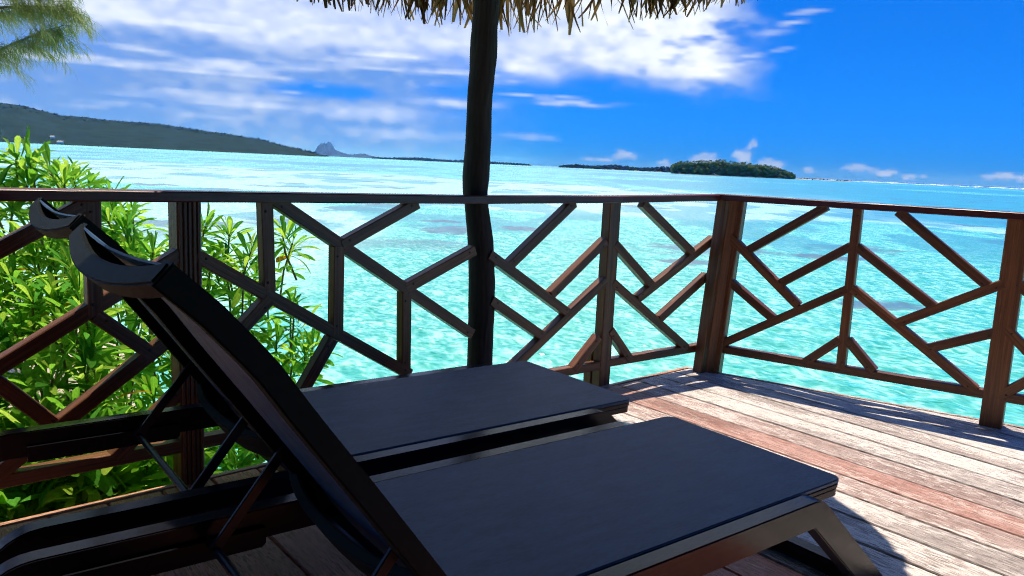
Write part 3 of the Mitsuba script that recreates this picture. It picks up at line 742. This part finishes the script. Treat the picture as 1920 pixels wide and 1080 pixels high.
def lounger(k, u_off, v_off):
    yaw = .024                                     # the loungers stand a degree or so askew to the boards
    ur, vr = unit(UX - yaw * VX), unit(VX + yaw * UX)
    org = UX * (u_off + 1.0) + VX * v_off - ur * 1.0

    def W(u, y, z):
        return org + ur * u + vr * y + ZX * z
    M = np.eye(4); M[:3, 0], M[:3, 1] = ur, vr; M[:3, 3] = org
    # side frames: rail bending down into splayed legs at both ends (drawn in the u-z plane)
    def fillet(a, b, c, r):
        a, b, c = map(np.array, (a, b, c)); e0, e1 = unit(a - b), unit(c - b)
        half = math.acos(np.clip(e0 @ e1, -1, 1)) / 2; L = r / math.tan(half)
        t_ = np.linspace(0, 1, 12)[:, None]; p0_, p2_ = b + e0 * L, b + e1 * L
        return [tuple(q) for q in (1 - t_) ** 2 * p0_ + 2 * t_ * (1 - t_) * b + t_ ** 2 * p2_]
    ends = [(-.24, -.06), (.165, .309), (1.80, .309), (2.225, -.06)]
    cl = LineString([ends[0]] + fillet(*ends[:3], .09) + fillet(*ends[1:], .055) + [ends[3]])
    arc = cl.buffer(.036, cap_style=2, join_style=1, quad_segs=10)
    arc = arc.buffer(-.012).buffer(.012).buffer(.02, join_style=1).buffer(-.02, join_style=1)
    arc = arc.intersection(sbox(-2, .004, 4, 1)).simplify(.0006)
    for y in (-.020, .640):
        m = extrude(arc, .040)
        b = trimesh.creation.extrude_polygon(arc.buffer(-.003), .046, engine='earcut'); b.apply_translation([0, 0, -.003])
        m = trimesh.util.concatenate([m, b])
        v = np.array(m.vertices); f = np.array(m.faces)
        P = np.stack([v[:, 0], y + v[:, 2], v[:, 1]], -1)
        f = f[:, ::-1]
        put('side_frame', mikit.ply(trimesh.Trimesh(P @ M[:3, :3].T + M[:3, 3], f, process=False), 'black_resin', smooth=25), k)
    # seat: rounded tray with sling on top
    plan = Polygon([(.80, .026), (1.985, .026), (1.985, .634), (.80, .634)])
    rounded = plan.buffer(-.03).buffer(.03, quad_segs=8).union(sbox(.80, .026, 1.2, .634))
    for name, mat, grow, z0, h in (('seat_frame', 'black_resin', -.004, .302, .020), ('seat_frame', 'black_resin', -.001, .3245, .0115), ('seat_sling', 'sling_mesh', 0, .338, .010)):
        g = rounded.buffer(grow)
        m = trimesh.creation.extrude_polygon(g, h - .003, engine='earcut')
        c = trimesh.creation.extrude_polygon(g.buffer(-.003), h, engine='earcut')
        m = trimesh.util.concatenate([m, c]); m.apply_translation([0, 0, z0])
        put(name, solid(m, mat, to=M), k)
    # backrest: curved side bars, sling between them, bowed cross bars at the top and near the hinge
    us = [.795, .73, .60, .50, .435, .36, .300]; zs_ = [.345, .440, .620, .755, .848, .932, .988]
    t = np.linspace(0, 1, 18); tt = np.linspace(0, 1, 7)
    prof = np.stack([np.interp(t, tt, us), np.interp(t, tt, zs_)], -1)
    front = LineString(prof); n_back = np.array([-.74, -.67])
    tan = np.gradient(prof, axis=0); nb = np.stack([-tan[:, 1], tan[:, 0]], -1); nb /= np.linalg.norm(nb, axis=1)[:, None]
    nb = np.where((nb @ n_back)[:, None] > 0, nb, -nb)
    sec = Polygon(np.vstack([prof, (prof + nb * .038)[::-1]]))
    for y in (.028, .592):
        m = trimesh.creation.extrude_polygon(sec, .038, engine='earcut')
        b = trimesh.creation.extrude_polygon(sec.buffer(-.003), .044, engine='earcut'); b.apply_translation([0, 0, -.003])
        m = trimesh.util.concatenate([m, b]); v = np.array(m.vertices)
        P = np.stack([v[:, 0], y + v[:, 2], v[:, 1]], -1)
        put('back_bar', mikit.ply(trimesh.Trimesh(P @ M[:3, :3].T + M[:3, 3], np.array(m.faces)[:, ::-1], process=False), 'matte_resin', smooth=25), k)
    V, F, UVs = [], [], []
    ys = np.linspace(.062, .596, 7)
    for lay, dn in ((0, .006), (1, .010)):
        for i, (p, nn) in enumerate(zip(prof, nb)):
            for y in ys:
                sg = .012 * (1 - ((y - .33) / .27) ** 2)
                V.append(W(p[0] + nn[0] * (dn + sg), y, p[1] + nn[1] * (dn + sg))); UVs.append((i * .05, y))
    nn_ = len(prof) * 7
    for lay in (0, 1):
        for i in range(len(prof) - 1):
            for j in range(6):
                a = lay * nn_ + i * 7 + j
                q = [a, a + 1, a + 8, a + 7]
                F.append(q if lay == 0 else q[::-1])
    F.append([0, 6, nn_ + 6, nn_]); e = (len(prof) - 1) * 7
    for j in range(6):
        F.append([e + j, e + j + 1, nn_ + e + j + 1, nn_ + e + j])
    put('back_sling', mikit.ply((np.array(V), np.array(F)), 'sling_mesh', smooth=False, uv=np.array(UVs)), k)

    def bow(i, length, sag, name, thick, power=2.1, dn0=.0):
        p, nn = prof[i], nb[i]; tg = unit(tan[i])
        ys_ = np.linspace(.030, .630, 41)
        c = LineString([(y, dn0 + thick / 2 + sag * (1 - abs((y - .33) / .30) ** power)) for y in ys_])
        g = c.buffer(thick / 2, cap_style=2, join_style=1).intersection(sbox(.030, -.2, .630, .3)).simplify(.0004)
        m = trimesh.creation.extrude_polygon(g, length, engine='earcut')
        b = trimesh.creation.extrude_polygon(g.buffer(-.003), length + .006, engine='earcut'); b.apply_translation([0, 0, -.003])
        m = trimesh.util.concatenate([m, b]); v = np.array(m.vertices)
        P = np.array([W(p[0] + nn[0] * q[1] - tg[0] * q[2], q[0], p[1] + nn[1] * q[1] - tg[1] * q[2]) for q in v])
        m = trimesh.Trimesh(P, np.array(m.faces), process=False)
        if m.volume < 0:
            m = trimesh.Trimesh(P, np.array(m.faces)[:, ::-1], process=False)
        put(name, mikit.ply(m, 'matte_resin', smooth=30), k)
    bow(17, .026, .040, 'head_bow', .035)
    bow(3, .070, .050, 'lower_bow', .022, 2.6, .012)
    # adjustable prop: two flat arms and a round cross rod resting in the racks
    for y in (.075, .585):
        put('prop_arm', stick(bar(W(.675, y, .505), W(.515, y, .300), VX, .024, .010, .002), 'black_steel'), k)
    put('cross_rod', rod(tube([W(.52, .010, .298), W(.52, .33, .298), W(.52, .65, .298)], .0095, 12), 'black_steel'), k)
    for y in (.030, .630):
        rk = Polygon([(.24, .261), (.632, .261), (.64, .269), (.64, .305), (.24, .305)])
        m = trimesh.creation.extrude_polygon(rk, .014, engine='earcut'); v = np.array(m.vertices)
        P = np.stack([v[:, 0], y - .007 + v[:, 2] + (.0 if y < .3 else -.001), v[:, 1]], -1)
        put('rack', mikit.ply(trimesh.Trimesh(P @ M[:3, :3].T + M[:3, 3], np.array(m.faces)[:, ::-1], process=False), 'black_resin', smooth=25), k)
    # cross members
    put('floor_bar', stick(bar(W(2.115, .012, .030), W(2.115, .648, .030), ZX, .055, .048, .004), 'black_resin'), k)
    put('floor_bar', stick(bar(W(-.10, .012, .030), W(-.10, .648, .030), ZX, .055, .048, .004), 'black_resin'), k)
    put('cross_bar', stick(bar(W(.80, .012, .292), W(.80, .648, .292), ZX, .05, .03, .004), 'black_resin'), k)
    put('cross_bar', stick(bar(W(1.70, .012, .280), W(1.70, .648, .280), ZX, .05, .03, .004), 'black_resin'), k)


lounger('sun_lounger', -.005, 1.0)
tag('sun_lounger', 'black sun lounger in front with raised back, nearest the camera', 'sun lounger', 'sun loungers on the deck')
lounger('sun_lounger_001', .045, 1.80)
tag('sun_lounger_001', 'black sun lounger behind the other one, beside the left railing', 'sun lounger', 'sun loungers on the deck')

# ------------------------------------------------------------------ shrubs behind the railing


def leaf_mesh(L, w, curl, fold, seed):
    """An obovate leaf along +x, folded at the midrib and curling down towards the tip: 28 triangles."""
    g = np.random.default_rng(seed); n = 8
    V, UVs, F = [], [], []
    for i in range(n):
        q = i / (n - 1)
        ww = w * np.interp(q, [0, .12, .35, .6, .8, .92, 1.0], [.16, .24, .56, .88, 1.0, .84, .34]) * .5
        x, z = L * (q - .12 * curl * q * q), -L * curl * q * q * .5
        e = .12 * w * math.sin(9 * q + seed)
        V += [(x, -ww, z + fold * ww + e * .4), (x, 0, z), (x, ww, z + fold * ww - e * .4)]
        UVs += [(q, 0), (q, .5), (q, 1)]
    for i in range(n - 1):
        b = 3 * i
        F += [(b, b + 3, b + 4), (b, b + 4, b + 1), (b + 1, b + 4, b + 5), (b + 1, b + 5, b + 2)]
    return np.array(V), np.array(F), np.array(UVs)


LEAVES = {}
for mat in ('leaf_green', 'leaf_lime', 'leaf_dark', 'leaf_yellow', 'leaf_orange'):
    LEAVES[mat] = []
    for i, (c, fo) in enumerate(((.25, .35), (.6, .5), (.95, .3), (.1, .7))):
        m = leaf_mesh(1.0, .165 + .014 * i, c, fo, 80 + i)
        LEAVES[mat].append((mikit.ply((m[0], m[1]), mat, smooth=True, uv=m[2]), m))


def leaf_matrix(p, direction, roll, size):
    x = unit(direction); ref = ZX if abs(x[2]) < .95 else np.array([1.0, 0, 0])
    y = unit(np.cross(ref, x)); z = np.cross(x, y)
    y, z = y * math.cos(roll) + z * math.sin(roll), z * math.cos(roll) - y * math.sin(roll)
    M = np.eye(4); M[:3, 0], M[:3, 1], M[:3, 2] = x * size, y * size, z * size; M[:3, 3] = p
    return M


def shrub(name, base, tips, seed, label, leaves_per=13, size=.135, part_max=290, group=None, yellow=()):
    g = np.random.default_rng(seed); k = key(name); base = np.asarray(base, float)
    tag(k, label, 'shrub', group)
    knots = [base + np.array([g.normal(0, .12), g.normal(0, .12), .25 + .2 * g.random()]) for _ in range(4)]
    done, rest = 0, {}
    order = sorted(range(len(tips)), key=lambda i: np.linalg.norm(np.asarray(tips[i][:3]) - [0, 0, EYE]))
    for ti in order:
        tip = np.asarray(tips[ti][:3], float); sc = tips[ti][3] if len(tips[ti]) > 3 else 1.0
        kn = knots[ti % 4]; mid = tip + np.array([g.normal(0, .05), g.uniform(.02, .12), -.22 - .1 * g.random()])
        if ti % 6 == 0:
            put('branch', rod(tube([base, kn, (kn + mid) / 2 + g.normal(0, .04, 3), mid, tip], [.013, .010, .007, .005, .004], 6), 'bark_green'), k)
        else:
            put('branch', rod(tube([mid, (mid + tip) / 2 + g.normal(0, .012, 3), tip], [.005, .005, .004], 6), 'bark_green'), k)
        axis = unit((tip - mid) * [1, 1, .6] + [0, 0, .12] + g.normal(0, .05, 3))
        e1 = unit(np.cross(axis, [.3, .9, .1])); e2 = np.cross(axis, e1)
        leaf_at = []
        n = leaves_per + 7 + g.integers(-2, 3)
        for j in range(n):
            q = j / n; ang = j * 2.3999 + g.normal(0, .25)
            spread = .18 + 1.35 * q + g.normal(0, .16)       # young leaves stand up, old ones hang
            d = axis * math.cos(spread) + (e1 * math.cos(ang) + e2 * math.sin(ang)) * math.sin(spread)
            s = .98 * size * sc * (.62 + .5 * q ** .6) * g.uniform(.8, 1.18)
            p = tip - axis * (.07 * q * sc) + d * .008
            r = g.random()
            mat = 'leaf_lime' if r < .32 else ('leaf_dark' if r > .74 else 'leaf_green')
            if (ti, j) in yellow or (q > .75 and g.random() < .03):
                mat = 'leaf_yellow' if g.random() < .6 else 'leaf_orange'
            vi = int(g.integers(0, 4)); M = leaf_matrix(p, d, g.normal(0, .35), s)
            leaf_at.append((M, mat, vi))
        for j in range(6):                                   # older leaves lower down the twig
            q = g.uniform(.15, .9); d = unit(g.normal(size=3) * [1, 1, .6] + [0, 0, .25])
            leaf_at.append((leaf_matrix(mid * (1 - q) + tip * q, d, g.normal(0, .6), size * sc * g.uniform(.8, 1.25)), 'leaf_green' if g.random() < .7 else 'leaf_lime', int(g.integers(0, 4))))
        for M, mat, vi in leaf_at:
            if done < part_max:
                put('leaf', {**LEAVES[mat][vi][0], 'to_world': T4(M)}, k); done += 1
            else:
                m = LEAVES[mat][vi][1]
                rest.setdefault(mat, []).append((m[0] @ M[:3, :3].T + M[:3, 3], m[1], m[2]))
    for mat, ms in rest.items():
        m = join(*ms)
        kk = put('foliage', mikit.ply((m[0], m[1]), mat, smooth=True, uv=m[2]), k)
        labels[kk] = {'kind': 'stuff'}
    return k


def cloud(c, r, n, seed, lo=.0):
    g = np.random.default_rng(seed); out = []
    while len(out) < n:
        d = g.normal(size=3); d /= np.linalg.norm(d)
        p = np.asarray(c) + d * np.asarray(r) * g.uniform(.55, 1.0)
        out.append((*p, g.uniform(.85, 1.25)))
    return out


GRP = 'green shrubs behind the left railing'
#SHRUBS#
SHRUB_BASE = [(x, y, float(ground_z(x, y)) - .05) for x, y in ((-2.03,3.26), (-2.03,3.80), (-1.83,2.97), (-1.69,3.50), (-1.50,3.93), (-1.32,3.67), (-2.59,4.62))]
shrub('broadleaf_shrub', SHRUB_BASE[0], [(-1.88,3.11,0.64),(-2.06,3.27,0.87),(-2.25,3.38,1.02),(-2.2,3.26,0.9),(-2.13,3.19,0.75),(-2.37,3.37,0.97),(-2.04,3.1,0.66),(-2,2.98,0.57),(-1.75,2.98,0.55),(-1.91,3.29,0.87),(-2.05,3.38,1.05),(-2.32,3.23,0.82),(-1.86,3.3,0.97),(-2.24,3.18,0.72),(-1.78,3.19,0.77),(-1.84,3.14,0.72),(-2.18,3.05,0.59),(-1.9,2.99,0.6),(-1.93,3.19,0.79),(-1.64,2.97,0.57),(-1.94,3.08,0.73),(-2.42,3.47,1.09),(-2.06,3.37,0.95),(-1.7,3.04,0.66),(-1.86,3.01,0.52),(-2.05,2.92,0.53),(-2.08,3.34,1.06),(-1.99,3.41,1.02),(-1.83,2.5,1.43)],
      200, 'leafy green shrub at the left edge rising above the top rail', 11, 0.145, group=GRP)
shrub('broadleaf_shrub', SHRUB_BASE[1], [(-2.13,3.64,0.72),(-2.1,3.5,0.63),(-2.01,3.66,0.72),(-1.87,3.66,0.79),(-2.12,3.74,0.82),(-2.26,3.89,0.95),(-1.96,3.86,0.89),(-1.77,3.62,0.73),(-1.85,3.51,0.64),(-1.98,3.55,0.64),(-2.04,3.78,0.83),(-1.67,3.54,0.61),(-2.26,3.77,0.82),(-2.14,3.87,0.97),(-2.39,3.98,1.01),(-1.81,3.77,0.83),(-1.78,3.56,0.63),(-2.05,3.85,0.93),(-1.89,3.76,0.83),(-1.77,3.64,0.76)],
      201, 'leafy green shrub showing over and under the top rail left of the grooved post', 12, 0.135, group=GRP)
shrub('broadleaf_shrub', SHRUB_BASE[2], [(-1.93,2.94,0.52),(-1.79,2.8,0.37),(-2.01,2.75,0.39),(-1.79,2.86,0.44),(-1.86,2.52,0.1),(-1.76,2.62,0.13),(-1.59,2.48,0.05),(-1.85,2.73,0.37),(-1.61,2.79,0.45),(-1.79,2.71,0.24),(-1.58,2.68,0.32),(-2.02,2.89,0.45),(-1.49,2.54,0.12),(-1.42,2.61,0.14),(-1.94,2.65,0.25),(-1.75,2.6,0.05),(-1.83,2.78,0.44),(-1.51,2.82,0.41),(-1.68,2.9,0.55),(-1.51,2.75,0.34),(-1.47,2.62,0.21),(-1.48,2.75,0.25),(-1.83,2.61,0.16),(-1.6,2.65,0.15),(-1.72,2.74,0.22),(-2.03,2.88,0.55),(-1.56,2.86,0.52),(-1.76,2.88,0.55),(-1.79,2.52,0.02),(-1.98,2.79,0.29),(-1.46,2.57,0.04),(-1.59,2.57,0.09),(-1.86,2.65,0.24),(-1.93,2.62,0.15)],
      202, 'large-leaved green shrub low at the left edge close behind the railing', 11, 0.16, group=GRP)
shrub('broadleaf_shrub', SHRUB_BASE[3], [(-1.24,2.95,0.11),(-1.49,2.89,-0.02),(-1.81,3.33,0.53),(-1.27,2.82,-0.09),(-1.49,3.5,0.66),(-1.49,2.97,0.12),(-1.71,3.51,0.66),(-1.41,3.26,0.41),(-1.32,3.17,0.34),(-1.61,3.01,0.19),(-1.51,3.25,0.46),(-1.64,3.26,0.45),(-1.42,3,0.07),(-1.19,2.84,0.01),(-1.42,2.69,-0.08),(-1.64,3.25,0.32),(-1.32,3.1,0.17),(-1.72,3.15,0.29),(-1.56,2.87,-0.06),(-1.73,3.4,0.57),(-1.52,3.14,0.26),(-1.4,3.04,0.16),(-1.3,2.91,0.03),(-1.47,3.37,0.58),(-1.59,3,0.06),(-1.6,3.41,0.59),(-1.35,3.16,0.25),(-1.91,3.49,0.64),(-1.35,2.81,0.01),(-1.37,2.75,-0.07),(-1.78,3.25,0.44),(-1.62,2.92,0.04),(-1.55,3.09,0.18),(-1.48,3.22,0.3),(-1.57,3.45,0.68),(-1.43,3.39,0.49)],
      203, 'bright green shrub behind the two propped lounger backs', 12, 0.14, group=GRP)
shrub('broadleaf_shrub', SHRUB_BASE[4], [(-1.36,3.5,0.8),(-1.48,3.6,0.74),(-1.29,3.6,0.76),(-1.16,3.5,0.7),(-1.28,3.5,0.66),(-1.3,3.4,0.64),(-1.16,3.4,0.62),(-1.08,3.7,0.78),(-1.06,3.8,0.71),(-1.17,3.6,0.57),(-1.33,3.7,0.5),(-1.35,3.5,0.48),(-1.18,3.8,0.47)],
      204, 'open leafy shrub right of the grooved post with rosettes against the water', 13, 0.13, group=GRP)
shrub('broadleaf_shrub', SHRUB_BASE[5], [(-1.03,3.67,0.43),(-1.05,3.51,0.3),(-0.91,3.47,0.26),(-1.14,3.49,0.27),(-1.24,3.58,0.35),(-0.95,3.4,0.21),(-1.28,3.49,0.26),(-1.05,3.37,0.18),(-1.19,3.37,0.18),(-1.35,3.56,0.32),(-1.1,3.23,0.08),(-1.21,3.18,0.04),(-0.96,3.21,0.07),(-1.1,3.04,-0.04),(-0.98,3.02,-0.05),(-1.15,2.95,-0.09),(-1,3.61,0.38),(-0.88,3.49,0.28),(-1.18,3.14,0.01),(-1.03,3.09,-0.01),(-0.91,3,-0.06),(-1.04,2.95,-0.09),(-1.17,3.04,-0.04),(-0.9,3.09,-0)],
      205, 'lower leafy shrub right of the grooved post beside the far lounger', 13, 0.135, group=GRP)
shrub('broadleaf_shrub', SHRUB_BASE[6], [(-3.06,4.76,-0.04),(-2.03,4.25,0.07),(-2.25,3.96,-0.21),(-2.95,4.43,-0.11),(-2.37,4.67,-0.77),(-2.73,4.02,-0.56),(-2.52,4.14,-0.72),(-2.06,3.91,-0.64),(-2.41,4.64,-0.23),(-2.35,4.26,-0.46),(-2.97,4.42,-0.44),(-2.55,4.39,0.2),(-2.11,4.44,0.56),(-2.23,4.79,-0.54),(-2.16,4.53,0.3),(-2.34,3.91,-0.14),(-2.23,4.76,-0.73),(-2.03,4.07,0.7),(-3.3,4.76,-0.06),(-2.44,4.41,-0.67),(-2.8,4.77,-0.82),(-2.64,4.21,0.37),(-2.31,4.16,0.58),(-2.33,4.34,0.09),(-2.22,4.56,-0.2),(-2.43,4.32,-0.86),(-2.4,4.4,0.42),(-2.98,4.7,0.43),(-2.78,4.17,-0.19),(-2.66,4.55,-0.05),(-2.95,4.3,0.56),(-1.94,4.26,-0.79),(-2.48,4.25,0.37),(-2.79,4.11,-0.78)],
      206, 'darker green shrub growing behind the other shrubs', 11, 0.15, group=GRP)
shrub('strap_leaved_plant', (-1.69, 2.79, -.62), [(-1.46,2.57,0.1),(-1.35,2.69,-0.09),(-1.43,2.6,-0.07),(-1.36,2.69,-0.23),(-1.73,2.63,0.07),(-1.74,2.37,-0.02),(-1.58,2.43,-0.07),(-1.65,2.41,-0.08),(-1.5,2.53,-0.01),(-1.55,2.47,-0.08),(-1.49,2.54,-0.12),(-1.87,2.57,0.13),(-1.25,2.78,-0.24),(-1.42,2.63,-0.15),(-1.61,2.64,0.12),(-1.23,2.8,0.08),(-1.3,2.74,-0.16),(-1.68,2.45,0.03),(-1.24,2.79,-0.13),(-1.37,2.67,0.1),(-1.45,2.59,-0.21),(-1.5,2.53,-0.19),(-1.24,2.79,-0.03),(-1.82,2.61,0.12),(-1.8,2.45,0.04),(-1.36,2.68,-0.01),(-1.43,2.6,0.01),(-1.73,2.43,-0.09),(-1.62,2.55,0.01),(-1.8,2.4,-0.12),(-1.29,2.74,0.03),(-1.57,2.55,0.08)],
      207, 'low plants with long strap-shaped leaves along the deck edge at lower left', 8, .21, group=GRP)

# ------------------------------------------------------------------ casuarina hanging in from the left
#CASUARINA#
g = np.random.default_rng(301)
CT = 'casuarina_tree'
tag(CT, 'feathery pine-like tree whose branch hangs in at the top left corner', 'tree')
scene[CT + '__trunk'] = rod(tube([(-7.6, 6.4, -1.3), (-7.5, 6.5, .5), (-7.2, 6.6, 2.2), (-7.0, 6.6, 4.2), (-6.9, 6.5, 6.5)], [.17, .15, .13, .10, .06], 12), 'bark_pale')
limbs = [[(-7.2, 6.6, 1.7), (-5.9, 6.9, 1.72), (-4.75, 7.0, 1.80), (-4.45, 7.0, 1.90), (-4.18, 7.0, 2.02), (-3.98, 7.0, 2.08)],
         [(-7.05, 6.6, 2.6), (-5.8, 6.9, 2.35), (-4.7, 7.05, 2.22), (-4.4, 7.05, 2.26), (-4.12, 7.05, 2.28), (-3.90, 7.05, 2.26)],
         [(-7.0, 6.6, 3.3), (-5.6, 6.8, 2.75), (-4.6, 6.95, 2.45), (-4.3, 6.95, 2.42), (-3.98, 6.95, 2.42)],
         [(-7.0, 6.6, 3.9), (-5.6, 7.1, 3.3), (-4.5, 7.2, 2.8), (-4.1, 7.2, 2.60)]]
for dx, dy, dz in ((1.5, -2.2, 1.2), (2.3, -3.4, 1.6), (1.0, -4.2, 1.9), (2.2, -1.4, 1.9), (.4, -3.0, 2.6), (1.8, -4.6, 2.6), (1.2, -2.6, 3.2)):  # limbs out of view, added for the lounger headrests to mirror
    a0 = np.array([-7.0, 6.5, 2.4 + .5 * dz])
    limbs.append([tuple(a0), tuple(a0 + np.array([dx, dy, dz]) * .5 + [0, 0, .3]), tuple(a0 + np.array([dx, dy, dz]))])
NV, NF, nn = [], [], 0
for li, lm in enumerate(limbs):
    lm = np.array(lm); s = np.linspace(0, 1, 26)
    P = np.stack([np.interp(s, np.linspace(0, 1, len(lm)), lm[:, c]) for c in range(3)], -1)
    put('branch', rod(tube(P, np.linspace(.022, .004, 26), 6), 'bark_pale'), CT)
    for i in range(7, 26):
        for _ in range(7):
            b = P[i] + g.normal(0, .012, 3); d = unit([g.uniform(.1, .9), g.normal(0, .45), g.uniform(-.35, .45)]); L = g.uniform(.12, .34)
            q = [b, b + d * L * .5, b + d * L + np.array([0, 0, -.18 * L])]
            NVt = tube(q, [.0025, .002, .001], 3, caps=False)
            NV.append(NVt[0]); NF.append(NVt[1] + nn); nn += len(NVt[0])
            for _k in range(18):
                t_ = g.uniform(.1, 1); base_ = (np.array(q[0]) * (1 - t_) + np.array(q[2]) * t_)
                dr_ = unit([g.normal(.25, .28), g.normal(0, .28), -1 + g.uniform(0, .5)]); l2 = g.uniform(.07, .15); sd = unit(np.cross(dr_, [g.normal(), g.normal(), .2])) * .0019
                m_ = base_ + dr_ * l2 * .5 + np.array([.01, 0, 0]); e_ = base_ + dr_ * l2 + np.array([0, 0, -.01])
                NV.append(np.array([base_ - sd, base_ + sd, m_ - sd, m_ + sd, e_])); NF.append(np.array([(0, 1, 3), (0, 3, 2), (2, 3, 4)]) + nn); nn += 5
scene[CT + '__needles'] = mikit.ply((np.vstack(NV), np.vstack(NF)), 'needle_green', smooth=False)
labels[CT + '__needles'] = {'kind': 'stuff'}
